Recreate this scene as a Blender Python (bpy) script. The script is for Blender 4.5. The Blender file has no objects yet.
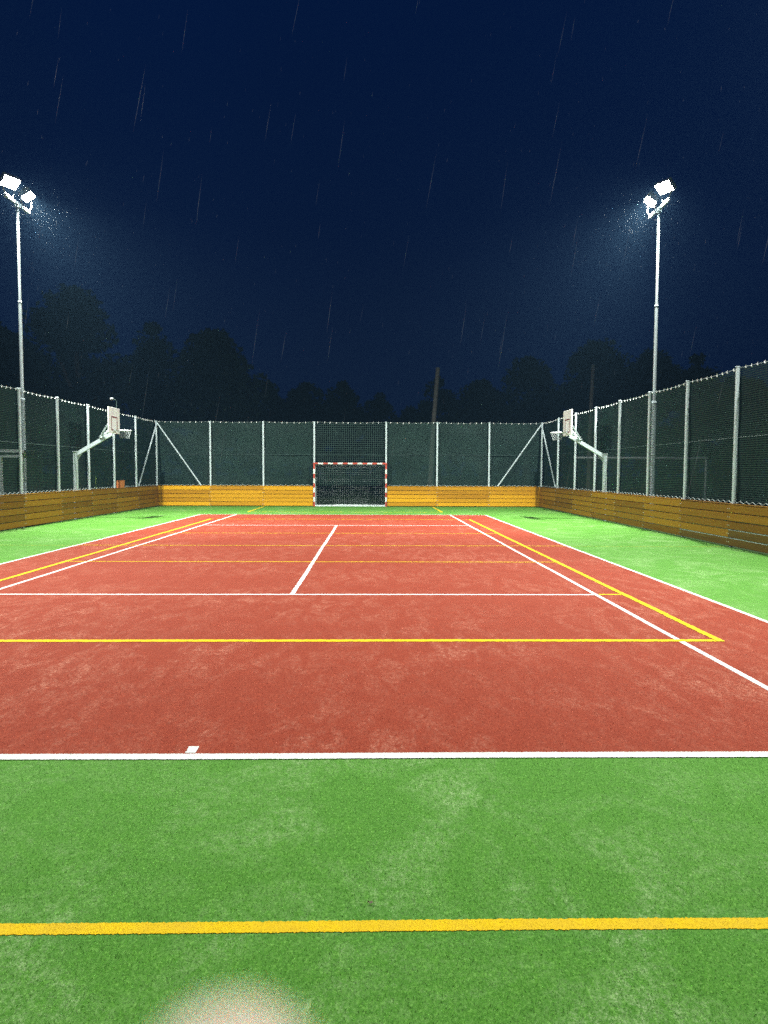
import bpy, math, random
import numpy as np
from mathutils import Vector, Matrix

random.seed(7)
rng = np.random.default_rng(7)
S = bpy.context.scene
COL = S.collection
PI = math.pi

# ------------------------------------------------------------------ helpers
class MB:
    """collects shapes; build() links them as ONE mesh object"""
    def __init__(self):
        self.v, self.f, self.t, self.m = [], [], [], []
    def add(self, vs, fs, tone=0.5, mat=0):
        b = len(self.v)
        self.v += [tuple(p) for p in vs]
        for f in fs:
            self.f.append(tuple(b + i for i in f)); self.t.append(tone); self.m.append(mat)
    def box(self, c, s, rot=None, tone=0.5, mat=0):
        hx, hy, hz = s[0] / 2, s[1] / 2, s[2] / 2
        vs = [Vector((x, y, z)) for x in (-hx, hx) for y in (-hy, hy) for z in (-hz, hz)]
        if rot is not None: vs = [rot @ p for p in vs]
        vs = [p + Vector(c) for p in vs]
        self.add(vs, [(0, 1, 3, 2), (4, 6, 7, 5), (0, 4, 5, 1), (2, 3, 7, 6), (0, 2, 6, 4), (1, 5, 7, 3)], tone, mat)
    def cbox(self, c, s, ch=0.006, rot=None, tone=0.5, mat=0, axis=0):
        """box with its four long edges chamfered; long axis given"""
        o = [i for i in range(3) if i != axis]
        a, b = s[o[0]] / 2, s[o[1]] / 2
        prof = [(-a + ch, -b), (a - ch, -b), (a, -b + ch), (a, b - ch), (a - ch, b), (-a + ch, b), (-a, b - ch), (-a, -b + ch)]
        vs = []
        for e in (-s[axis] / 2, s[axis] / 2):
            for p, q in prof:
                w = [0, 0, 0]; w[axis] = e; w[o[0]] = p; w[o[1]] = q
                w = Vector(w)
                if rot is not None: w = rot @ w
                vs.append(w + Vector(c))
        n = 8
        fs = [(i, (i + 1) % n, n + (i + 1) % n, n + i) for i in range(n)] + [tuple(range(n))[::-1], tuple(range(n, 2 * n))]
        self.add(vs, fs, tone, mat)
    def tube(self, pts, r, n=10, tone=0.5, mat=0, cap=True):
        pts = [Vector(p) for p in pts]
        rs = r if isinstance(r, (list, tuple)) else [r] * len(pts)
        vs, fs = [], []
        up = None
        for i, p in enumerate(pts):
            d = (pts[min(i + 1, len(pts) - 1)] - pts[max(i - 1, 0)]).normalized()
            if up is None:
                up = Vector((0, 0, 1)) if abs(d.z) < 0.9 else Vector((1, 0, 0))
            a = d.cross(up).normalized(); b = a.cross(d).normalized(); up = b
            for k in range(n):
                t = 2 * PI * k / n
                vs.append(p + (a * math.cos(t) + b * math.sin(t)) * rs[i])
        for i in range(len(pts) - 1):
            for k in range(n):
                k2 = (k + 1) % n
                fs.append((i * n + k, i * n + k2, (i + 1) * n + k2, (i + 1) * n + k))
        if cap:
            fs.append(tuple(range(n))[::-1]); fs.append(tuple(range((len(pts) - 1) * n, len(pts) * n)))
        self.add(vs, fs, tone, mat)
    def build(self, name, mats, parent=None, smooth=False):
        me = bpy.data.meshes.new(name)
        me.from_pydata(self.v, [], self.f)
        mats = mats if isinstance(mats, (list, tuple)) else [mats]
        for m in mats: me.materials.append(m)
        if any(self.m): me.polygons.foreach_set('material_index', self.m)
        at = me.attributes.new('tone', 'FLOAT', 'FACE')
        at.data.foreach_set('value', np.array(self.t, dtype=np.float32))
        if smooth:
            me.polygons.foreach_set('use_smooth', [True] * len(me.polygons))
            try: me.set_sharp_from_angle(angle=math.radians(40))
            except Exception: pass
        me.update()
        return link(name, me, parent)

def link(name, me, parent=None):
    o = bpy.data.objects.new(name, me); COL.objects.link(o)
    if parent is not None: o.parent = parent
    return o

def tag(o, label=None, cat=None, group=None, kind=None):
    if label: o['label'] = label
    if cat: o['category'] = cat
    if group: o['group'] = group
    if kind: o['kind'] = kind
    return o

def empty(name, loc=(0, 0, 0), rz=0.0):
    o = bpy.data.objects.new(name, None); COL.objects.link(o)
    o.location = loc; o.rotation_euler = (0, 0, rz); o.empty_display_size = 0.2
    return o

def copy_tree(o, parent=None):
    c = o.copy(); COL.objects.link(c)
    if parent is not None: c.parent = parent
    for ch in [x for x in list(o.children)]: copy_tree(ch, c)
    return c

# ------------------------------------------------------------------ materials
def newmat(name):
    m = bpy.data.materials.new(name); m.use_nodes = True
    nt = m.node_tree; nt.nodes.clear()
    out = nt.nodes.new('ShaderNodeOutputMaterial')
    b = nt.nodes.new('ShaderNodeBsdfPrincipled')
    nt.links.new(b.outputs[0], out.inputs[0])
    return m, nt, b, out

def N(nt, t, **kw):
    n = nt.nodes.new(t)
    for k, v in kw.items(): setattr(n, k, v)
    return n

def noise(nt, vec, scale, detail=3, rough=0.55, dist=0.0):
    n = N(nt, 'ShaderNodeTexNoise')
    n.inputs['Scale'].default_value = scale; n.inputs['Detail'].default_value = detail
    n.inputs['Roughness'].default_value = rough; n.inputs['Distortion'].default_value = dist
    nt.links.new(vec, n.inputs['Vector'])
    return n.outputs[0]

def ramp(nt, fac, p0, p1, c0=(0, 0, 0, 1), c1=(1, 1, 1, 1)):
    r = N(nt, 'ShaderNodeValToRGB')
    r.color_ramp.elements[0].position = p0; r.color_ramp.elements[0].color = c0
    r.color_ramp.elements[1].position = p1; r.color_ramp.elements[1].color = c1
    nt.links.new(fac, r.inputs[0])
    return r.outputs[0]

def mix(nt, fac, a, b, bt='MIX'):
    n = N(nt, 'ShaderNodeMix', data_type='RGBA', blend_type=bt)
    for sock, v in ((n.inputs[0], fac), (n.inputs[6], a), (n.inputs[7], b)):
        if hasattr(v, 'is_linked'): nt.links.new(v, sock)
        elif isinstance(v, (int, float)): sock.default_value = v
        else: sock.default_value = (*v[:3], 1)
    return n.outputs[2]

def mth(nt, op, a, b=None):
    n = N(nt, 'ShaderNodeMath', operation=op)
    for s, v in zip(n.inputs, (a, b)):
        if v is None: continue
        if hasattr(v, 'is_linked'): nt.links.new(v, s)
        else: s.default_value = v
    return n.outputs[0]

def pos(nt, scale=(1, 1, 1)):
    g = N(nt, 'ShaderNodeNewGeometry')
    mp = N(nt, 'ShaderNodeMapping'); mp.inputs['Scale'].default_value = scale
    nt.links.new(g.outputs['Position'], mp.inputs['Vector'])
    return mp.outputs[0]

def bump(nt, b, h, strength=0.4, dist=0.01):
    n = N(nt, 'ShaderNodeBump'); n.inputs['Strength'].default_value = strength; n.inputs['Distance'].default_value = dist
    nt.links.new(h, n.inputs['Height']); nt.links.new(n.outputs[0], b.inputs['Normal'])

def simple(name, col, rough=0.5, metal=0.0, var=0.12, vscale=3.0, spec=0.5):
    m, nt, b, _ = newmat(name)
    p = pos(nt)
    nz = noise(nt, p, vscale, 4)
    dark = tuple(c * (1 - var) for c in col); lite = tuple(min(1, c * (1 + var)) for c in col)
    c = mix(nt, ramp(nt, nz, 0.3, 0.7), dark, lite)
    nt.links.new(c, b.inputs['Base Color'])
    b.inputs['Roughness'].default_value = rough; b.inputs['Metallic'].default_value = metal
    b.inputs['Specular IOR Level'].default_value = spec
    return m

def turf_mat(name, lo, mid, hi, wear, wear_amt, streak):
    m, nt, b, _ = newmat(name)
    p = pos(nt)
    f1 = noise(nt, pos(nt, (0.8, 0.6, 1)), 260, 2, 0.7)          # single fibres
    f2 = noise(nt, pos(nt, (1, 0.6, 1)), 95, 3, 0.7)             # tufts
    f3 = noise(nt, pos(nt, (1, 0.5, 1)), 34, 4, 0.7)             # clumps that still read further off
    f4 = noise(nt, p, 6, 4, 0.6)
    c = mix(nt, ramp(nt, f1, 0.34, 0.64), lo, mid)
    c = mix(nt, mth(nt, 'MULTIPLY', ramp(nt, f2, 0.50, 0.68), 0.62), c, hi)
    c = mix(nt, mth(nt, 'MULTIPLY', ramp(nt, f3, 0.52, 0.70), 0.42), c, hi)
    c = mix(nt, mth(nt, 'MULTIPLY', ramp(nt, f3, 0.48, 0.32), 0.35), c, lo)
    c = mix(nt, mth(nt, 'MULTIPLY', ramp(nt, f4, 0.4, 0.75), 0.2), c, lo)
    # sand infill: fine grains gathered in scuffs and patches
    big = noise(nt, pos(nt, streak), 1.6, 6, 0.68, 0.9)
    wide = noise(nt, p, 0.42, 3, 0.5)
    fine = noise(nt, p, 120, 2, 0.8)
    fin2 = noise(nt, pos(nt, (1, 0.6, 1)), 28, 5, 0.8)
    w = mth(nt, 'MULTIPLY', ramp(nt, big, 0.45, 0.66), ramp(nt, wide, 0.32, 0.60))
    w = mth(nt, 'MULTIPLY', w, mth(nt, 'MULTIPLY', ramp(nt, fine, 0.40, 0.60), ramp(nt, fin2, 0.42, 0.62)))
    c = mix(nt, mth(nt, 'MULTIPLY', w, wear_amt), c, wear)
    grain = mth(nt, 'MULTIPLY', ramp(nt, noise(nt, p, 170, 2, 0.8), 0.62, 0.70), ramp(nt, wide, 0.25, 0.7))
    c = mix(nt, mth(nt, 'MULTIPLY', grain, 0.45), c, wear)
    nt.links.new(c, b.inputs['Base Color'])
    b.inputs['Roughness'].default_value = 0.9; b.inputs['Specular IOR Level'].default_value = 0.1
    h = mth(nt, 'ADD', mth(nt, 'MULTIPLY', f1, 0.5), f2)
    bump(nt, b, h, 0.14, 0.006)
    return m

def line_mat(name, col, dirt):
    m, nt, b, _ = newmat(name)
    f1 = noise(nt, pos(nt), 230, 3, 0.75); f2 = noise(nt, pos(nt), 5, 5, 0.65); f3 = noise(nt, pos(nt), 60, 3, 0.7)
    c = mix(nt, ramp(nt, f1, 0.32, 0.60), tuple(x * 0.62 for x in col), col)
    c = mix(nt, mth(nt, 'MULTIPLY', ramp(nt, f2, 0.42, 0.75), 0.5), c, dirt)
    c = mix(nt, mth(nt, 'MULTIPLY', ramp(nt, f3, 0.52, 0.72), 0.4), c, dirt)
    nt.links.new(c, b.inputs['Base Color']); b.inputs['Roughness'].default_value = 0.9
    b.inputs['Specular IOR Level'].default_value = 0.1
    bump(nt, b, f1, 0.2, 0.005)
    return m

def wood_mat(name, lo, mid, hi):
    m, nt, b, _ = newmat(name)
    at = N(nt, 'ShaderNodeAttribute', attribute_name='tone')
    tn = at.outputs['Fac']
    uv = N(nt, 'ShaderNodeUVMap'); uv.uv_map = 'uv'
    mp = N(nt, 'ShaderNodeMapping'); mp.inputs['Scale'].default_value = (1.2, 26, 1)
    nt.links.new(uv.outputs[0], mp.inputs['Vector'])
    gr = noise(nt, mp.outputs[0], 1.0, 5, 0.6, 1.4)
    mp2 = N(nt, 'ShaderNodeMapping'); mp2.inputs['Scale'].default_value = (3.2, 9, 1)
    nt.links.new(uv.outputs[0], mp2.inputs['Vector'])
    kn = N(nt, 'ShaderNodeTexVoronoi'); kn.inputs['Scale'].default_value = 0.6
    nt.links.new(mp2.outputs[0], kn.inputs['Vector'])
    st = noise(nt, uv.outputs[0], 0.8, 4, 0.6)
    c = mix(nt, ramp(nt, gr, 0.33, 0.68), lo, mid)
    c = mix(nt, tn, c, hi)
    c = mix(nt, mth(nt, 'MULTIPLY', ramp(nt, gr, 0.5, 0.75), 0.45), c, lo)
    c = mix(nt, mth(nt, 'MULTIPLY', ramp(nt, st, 0.48, 0.78), 0.35), c, tuple(x * 0.5 for x in lo))
    c = mix(nt, ramp(nt, kn.outputs['Distance'], 0.05, 0.10, (0.8, 0.8, 0.8, 1), (0, 0, 0, 1)), c, (0.07, 0.03, 0.008))
    nt.links.new(c, b.inputs['Base Color']); b.inputs['Roughness'].default_value = 0.5; b.inputs['Specular IOR Level'].default_value = 0.2
    bump(nt, b, gr, 0.25, 0.004)
    return m

def net_mat(name, col, cell, cover, rough=0.7):
    """knotted mesh: the holes are real see-through holes of the weave"""
    m, nt, b, out = newmat(name)
    uv = N(nt, 'ShaderNodeUVMap'); uv.uv_map = 'uv'
    sep = N(nt, 'ShaderNodeSeparateXYZ'); nt.links.new(uv.outputs[0], sep.inputs[0])
    def strand(s):
        fr = mth(nt, 'FRACT', mth(nt, 'DIVIDE', s, cell))
        return mth(nt, 'LESS_THAN', fr, cover)
    a = mth(nt, 'MAXIMUM', strand(sep.outputs[0]), strand(sep.outputs[1]))
    nz = noise(nt, uv.outputs[0], 0.7, 4)
    c = mix(nt, ramp(nt, nz, 0.3, 0.7), tuple(x * 0.8 for x in col), tuple(x * 1.2 for x in col))
    nt.links.new(c, b.inputs['Base Color']); b.inputs['Roughness'].default_value = rough
    b.inputs['Specular IOR Level'].default_value = 0.3
    tr = N(nt, 'ShaderNodeBsdfTransparent'); mx = N(nt, 'ShaderNodeMixShader')
    nt.links.new(a, mx.inputs[0]); nt.links.new(tr.outputs[0], mx.inputs[1]); nt.links.new(b.outputs[0], mx.inputs[2])
    nt.links.new(mx.outputs[0], out.inputs[0])
    return m

M = {}
M['green'] = turf_mat('green_turf', (0.032, 0.120, 0.012), (0.082, 0.232, 0.024), (0.190, 0.395, 0.082), (0.42, 0.52, 0.29), 0.85, (1, 1, 1))
M['red'] = turf_mat('red_turf', (0.145, 0.018, 0.008), (0.245, 0.037, 0.015), (0.35, 0.074, 0.034), (0.56, 0.29, 0.20), 0.7, (2.8, 1.2, 1))
M['green_fibre'] = simple('green_fibre', (0.20, 0.43, 0.10), 0.8, 0, 0.35, 180, 0.15)
M['red_fibre'] = simple('red_fibre', (0.46, 0.13, 0.065), 0.8, 0, 0.3, 180, 0.15)
M['white_line'] = line_mat('white_line_turf', (0.70, 0.72, 0.70), (0.46, 0.47, 0.40))
M['faded_line'] = line_mat('faded_line_turf', (0.26, 0.33, 0.03), (0.14, 0.28, 0.03))
M['yellow_line'] = line_mat('yellow_line_turf', (0.70, 0.46, 0.006), (0.48, 0.30, 0.03))
M['ground'] = turf_mat('rough_grass', (0.012, 0.028, 0.008), (0.03, 0.06, 0.015), (0.06, 0.10, 0.03), (0.08, 0.08, 0.04), 0.4, (1, 1, 1))
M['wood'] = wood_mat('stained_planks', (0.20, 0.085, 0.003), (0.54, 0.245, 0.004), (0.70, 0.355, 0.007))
M['galv'] = simple('galvanised_steel', (0.45, 0.53, 0.55), 0.5, 0.15, 0.06, 9)
M['bolt'] = simple('zinc_bolt', (0.72, 0.72, 0.70), 0.35, 0.5, 0.1, 30)
M['wood_side'] = wood_mat('stained_planks_side', (0.10, 0.042, 0.003), (0.225, 0.098, 0.005), (0.34, 0.165, 0.009))  # darker plank colour for the two side walls
M['net'] = net_mat('green_net', (0.017, 0.045, 0.036), 0.048, 0.26)
M['net_open'] = net_mat('open_net', (0.012, 0.032, 0.026), 0.10, 0.22)
M['seam'] = simple('dark_seam', (0.02, 0.045, 0.04), 0.7)
M['lit_edge'] = simple('pale_lit_edge', (0.42, 0.52, 0.50), 0.6, 0, 0.2, 20)  # pale colour of the painted-in lit plank edges
M['cord'] = simple('grey_cord', (0.14, 0.19, 0.18), 0.6, 0, 0.2, 20)
M['lace'] = simple('pale_lace', (0.34, 0.42, 0.40), 0.6, 0, 0.2, 20)
M['clip'] = simple('white_clip', (0.80, 0.82, 0.80), 0.4)
M['board'] = simple('backboard_white', (0.72, 0.74, 0.72), 0.45, 0, 0.06, 4)
M['dark'] = simple('dark_paint', (0.03, 0.028, 0.03), 0.5)
M['mark'] = simple('dark_red_mark', (0.16, 0.035, 0.025), 0.5)
M['red_paint'] = simple('red_paint', (0.40, 0.050, 0.028), 0.45)
M['white_paint'] = simple('white_paint', (0.62, 0.63, 0.60), 0.45)
M['dull_white'] = simple('dull_white_tube', (0.34, 0.37, 0.37), 0.5)
M['string'] = simple('net_string', (0.22, 0.25, 0.25), 0.7)
M['housing'] = simple('lamp_housing', (0.42, 0.44, 0.45), 0.4, 0.4)
M['orange'] = simple('orange_plastic', (0.50, 0.16, 0.05), 0.5)
M['pole_wood'] = simple('grey_pole_timber', (0.07, 0.068, 0.055), 0.85, 0, 0.3, 6)
M['bark'] = simple('bark', (0.06, 0.045, 0.03), 0.9, 0, 0.35, 5)
M['weed'] = simple('weed_leaf', (0.16, 0.24, 0.03), 0.6)
M['deadleaf'] = simple('dead_leaf', (0.07, 0.035, 0.015), 0.7)
M['frame'] = simple('pale_tube', (0.70, 0.76, 0.78), 0.45)
M['panel'] = simple('dark_panel', (0.03, 0.05, 0.05), 0.35)

def leaf_mat(name, a, bcol):
    m, nt, b, out = newmat(name)
    nz = noise(nt, pos(nt), 0.55, 4, 0.6)
    at = N(nt, 'ShaderNodeAttribute', attribute_name='tone')
    c = mix(nt, ramp(nt, nz, 0.35, 0.68), a, bcol)
    c = mix(nt, mth(nt, 'MULTIPLY', at.outputs['Fac'], 0.5), c, tuple(min(1, x * 1.7) for x in bcol))
    nt.links.new(c, b.inputs['Base Color']); b.inputs['Roughness'].default_value = 0.7
    b.inputs['Specular IOR Level'].default_value = 0.15
    return m
M['leaf_a'] = leaf_mat('foliage_dark', (0.003, 0.008, 0.005), (0.008, 0.018, 0.010))
M['leaf_b'] = leaf_mat('foliage_mid', (0.004, 0.009, 0.006), (0.010, 0.020, 0.010))

# lamp lens: gives off light
m, nt, b, out = newmat('lamp_lens')
b.inputs['Base Color'].default_value = (0.8, 0.85, 0.85, 1)
b.inputs['Emission Color'].default_value = (0.86, 1.0, 0.97, 1)
b.inputs['Emission Strength'].default_value = 380
M['lens'] = m
# skin
m, nt, b, out = newmat('skin')
nz = noise(nt, pos(nt), 300, 3)
nt.links.new(mix(nt, nz, (0.56, 0.48, 0.39), (0.66, 0.57, 0.47)), b.inputs['Base Color'])
b.inputs['Roughness'].default_value = 0.5
b.inputs['Subsurface Weight'].default_value = 0.8
b.inputs['Subsurface Radius'].default_value = (1.0, 0.5, 0.35)
b.inputs['Subsurface Scale'].default_value = 0.012
M['skin'] = m
m, nt, b, out = newmat('nail')
b.inputs['Base Color'].default_value = (0.75, 0.5, 0.42, 1); b.inputs['Roughness'].default_value = 0.25
M['nail'] = m

# ------------------------------------------------------------------ places (metres, camera foot at the origin)
XL, XR = -10.08, 8.07            # inner faces of the side boards
YB, YN = 34.20, -2.3             # face of the far boards, near end of the pitch
WT = 0.955                       # top of the boards
FT = 4.02                        # top of the fence
CX = -1.06                       # court centre line
POST_Y = [0.85, 3.38, 5.90, 8.42, 10.95, 13.48, 16.0, 18.53, 21.05, 23.58, 26.1, 28.65, 31.3]
POST_X = [-7.64, -5.13, -2.71, 0.71, 3.15, 5.64]
GX0, GX1 = -2.71, 0.71

# ------------------------------------------------------------------ ground, turf, lines
mb = MB(); E_ = 260
mb.add([(-E_, -40, -0.05), (E_, -40, -0.05), (E_, 340, -0.05), (-E_, 340, -0.05)], [(0, 1, 2, 3)])
tag(mb.build('ground', M['ground']), kind='structure')

def fibres(n_list, zbase, keep):
    """short upright turf fibres as triangles: list of (n, x0, x1, y0, y1, length)"""
    V = []
    for n, x0, x1, y0, y1, ln in n_list:
        x = rng.uniform(x0, x1, n); y = rng.uniform(y0, y1, n)
        k = keep(x, y); x, y = x[k], y[k]; n2 = len(x)
        a = rng.uniform(0, 2 * PI, n2); w = rng.uniform(0.0007, 0.0014, n2)
        L = ln * rng.uniform(0.5, 1.25, n2)
        lean = rng.uniform(0.5, 1.35, n2); la = rng.uniform(0, 2 * PI, n2)
        p0 = np.stack([x - w * np.cos(a), y - w * np.sin(a), np.full(n2, zbase - 0.001)], 1)
        p1 = np.stack([x + w * np.cos(a), y + w * np.sin(a), np.full(n2, zbase - 0.001)], 1)
        p2 = np.stack([x + L * np.sin(lean) * np.cos(la), y + L * np.sin(lean) * np.sin(la), zbase + L * np.cos(lean)], 1)
        V.append(np.stack([p0, p1, p2], 1).reshape(-1, 3))
    return np.concatenate(V) if V else np.zeros((0, 3))

def sheet(name, mat, quads, z, fib=None, fmat=None):
    """flat sheet(s) plus their own standing fibres, one mesh"""
    v, loops, starts = [], [], []
    for (x0, y0, x1, y1) in quads:
        b0 = len(v); v += [(x0, y0, z), (x1, y0, z), (x1, y1, z), (x0, y1, z)]
        starts.append(len(loops)); loops += [b0, b0 + 1, b0 + 2, b0 + 3]
    nq = len(v)
    vv = np.array(v, dtype=np.float32)
    if fib is not None and len(fib):
        nt_ = len(fib) // 3
        starts = np.concatenate([starts, len(loops) + 3 * np.arange(nt_)])
        loops = np.concatenate([loops, nq + np.arange(3 * nt_)])
        vv = np.concatenate([vv, fib.astype(np.float32)])
    me = bpy.data.meshes.new(name)
    me.vertices.add(len(vv)); me.vertices.foreach_set('co', vv.ravel().astype(np.float32))
    me.loops.add(len(loops)); me.loops.foreach_set('vertex_index', np.array(loops, dtype=np.int32))
    me.polygons.add(len(starts)); me.polygons.foreach_set('loop_start', np.array(starts, dtype=np.int32))
    me.materials.append(mat)
    if fmat:
        me.materials.append(fmat); mi = np.zeros(len(starts), dtype=np.int32); k = len(quads); mi[k:] = (rng.random(len(starts) - k) < 0.4); me.polygons.foreach_set('material_index', mi)
    me.update(calc_edges=True)
    return tag(link(name, me), kind='structure')

Y0, Y1 = 4.095, 27.70            # base lines
XD0, XD1 = CX - 5.485, CX + 5.485
XS0, XS1 = CX - 4.115, CX + 4.115
XV0, XV1 = CX - 4.5, CX + 4.5
YG0, YG1 = 2.525, 29.5           # goal-area lines
LN = []                         # (name, mat, x0, y0, x1, y1, near)
LN.append(('white_line', 'white_line', XD0, Y0 - 0.04, XD1, Y0 + 0.04))
LN.append(('white_line', 'white_line', XD0, Y1 - 0.03, XD1, Y1 + 0.03))
for x in (XS0, XS1, XD0, XD1):
    LN.append(('white_line', 'white_line', x - 0.028, Y0 + 0.045, x + 0.028, Y1 - 0.035))
LN.append(('white_line', 'white_line', XS0 + 0.03, 9.57, XS1 - 0.03, 9.63))
LN.append(('white_line', 'white_line', XS0 + 0.03, 22.07, XS1 - 0.03, 22.13))
LN.append(('white_line', 'white_line', CX - 0.03, 9.635, CX + 0.03, 22.065))
LN.append(('white_line', 'white_line', CX - 0.03, Y0 + 0.05, CX + 0.03, Y0 + 0.15))
YLW = [('yellow_line', 'yellow_line', XV0 + 0.04, 6.90, XV1 - 0.04, 6.99),
       ('yellow_line', 'yellow_line', XV0 + 0.04, 24.92, XV1 - 0.04, 24.97),
       ('yellow_line', 'yellow_line', XV0 - 0.04, 6.90, XV0 + 0.035, 24.98),
       ('yellow_line', 'yellow_line', XV1 - 0.035, 6.90, XV1 + 0.04, 24.98),
       ('yellow_line', 'yellow_line', XV0 + 0.04, 13.08, XV1 - 0.04, 13.13),
       ('yellow_line', 'yellow_line', XV0 + 0.04, 19.22, XV1 - 0.04, 19.265),
       ('yellow_line', 'yellow_line', XD0 + 0.03, 15.975, XD1 - 0.03, 16.02),
       ('yellow_line', 'faded_line', XL + 0.1, 15.975, XD0 - 0.03, 16.015),
       ('yellow_line', 'faded_line', XD1 + 0.03, 15.975, XR - 0.1, 16.015),
       ('yellow_line', 'yellow_line', XS1 + 0.04, 9.57, XV1 - 0.04, 9.64),
       ('yellow_line', 'yellow_line', CX - 4.0, YG0 - 0.032, CX + 4.0, YG0 + 0.032),
       ('yellow_line', 'yellow_line', CX - 4.0, YG1 - 0.04, CX + 4.0, YG1 + 0.04),
       ('yellow_line', 'yellow_line', CX - 4.04, YG1 + 0.045, CX - 3.96, YB - 0.1),
       ('yellow_line', 'yellow_line', CX + 3.96, YG1 + 0.045, CX + 4.04, YB - 0.1)]
ALL = LN + YLW
def off_lines(x, y, pad=0.0):
    k = np.ones(len(x), bool)
    for l in ALL:
        k &= ~((x > l[2] - pad) & (x < l[4] + pad) & (y > l[3] - pad) & (y < l[5] + pad))
    return k
gf = fibres([(150000, -3.2, 3.2, 1.6, 3.0, 0.0085), (90000, -3.6, 3.6, 3.0, Y0 - 0.045, 0.009)], 0.0, lambda x, y: off_lines(x, y))
sheet('green_turf', M['green'], [(XL - 0.02, YN, XR + 0.02, YB + 0.06), (GX0 + 0.02, YB + 0.06, GX1 - 0.02, YB + 1.5)], 0.0, gf, M['green_fibre'])
rf = fibres([(90000, -4.5, 4.6, Y0 + 0.03, 6.0, 0.009), (50000, -6.0, 6.0, 6.0, 9.0, 0.011)], 0.003, lambda x, y: off_lines(x, y) & (x > XD0) & (x < XD1))
sheet('red_court', M['red'], [(XD0, Y0, XD1, Y1)], 0.003, rf, M['red_fibre'])

def strip(name, mat, x0, y0, x1, y1, z):
    """line tufted into the turf: ragged edges at pile scale, its own fibres when near"""
    dist = max(2.0, math.hypot(0, (y0 if y0 > 0 else 0)))
    alongx = (x1 - x0) > (y1 - y0)
    a0, a1, b0, b1 = (x0, x1, y0, y1) if alongx else (y0, y1, x0, x1)
    step = 0.006 if dist < 5 else 0.03
    n = max(2, int((a1 - a0) / step))
    jit = 0.0018 if dist < 5 else 0.004
    t = np.linspace(a0, a1, n + 1)
    lo = b0 + rng.normal(0, jit, n + 1); hi = b1 + rng.normal(0, jit, n + 1)
    wob = 0.003 * np.sin(t * 0.9 + a0) + 0.002 * np.sin(t * 2.3)
    lo += wob; hi += wob
    P = []
    for arr in (lo, hi):
        P.append(np.stack([t, arr] if alongx else [arr, t], 1))
    v = np.concatenate(P); v = np.concatenate([v, np.full((len(v), 1), z)], 1)
    faces = [((i, i + 1, n + 2 + i, n + 1 + i) if alongx else (i, n + 1 + i, n + 2 + i, i + 1)) for i in range(n)]
    verts = [tuple(p) for p in v]
    if y0 < 7.5 and min(x1, 4.5) > max(x0, -4.5):
        yy1 = min(y1, 8)
        area = (min(x1, 4.5) - max(x0, -4.5)) * (yy1 - y0)
        dens = 26000 if y0 < 5 else 9000
        fb = fibres([(int(area * dens), max(x0, -4.5), min(x1, 4.5), y0, yy1, 0.0036)], z, lambda x, y: x == x)
        b = len(verts); verts += [tuple(p) for p in fb]
        faces += [(b + 3 * i, b + 3 * i + 1, b + 3 * i + 2) for i in range(len(fb) // 3)]
    me = bpy.data.meshes.new(name); me.from_pydata(verts, [], faces); me.materials.append(M[mat]); me.update()
    tag(link(name, me), kind='structure')
for i, l in enumerate(LN): strip(*l, 0.0048)
for i, l in enumerate(YLW): strip(*l, 0.0022 if (i >= 10 or i in (7, 8)) else 0.0066 + 0.0006 * (2 if l[5] - l[3] > 1 else 0 if i != 6 else 1))

# ------------------------------------------------------------------ board walls
def add_uv(me, fn):
    uv = me.uv_layers.new(name='uv')
    co = np.zeros(len(me.vertices) * 3, dtype=np.float32); me.vertices.foreach_get('co', co); co = co.reshape(-1, 3)
    vi = np.zeros(len(me.loops), dtype=np.int32); me.loops.foreach_get('vertex_index', vi)
    uv.data.foreach_set('uv', fn(co[vi]).astype(np.float32).ravel())

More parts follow.
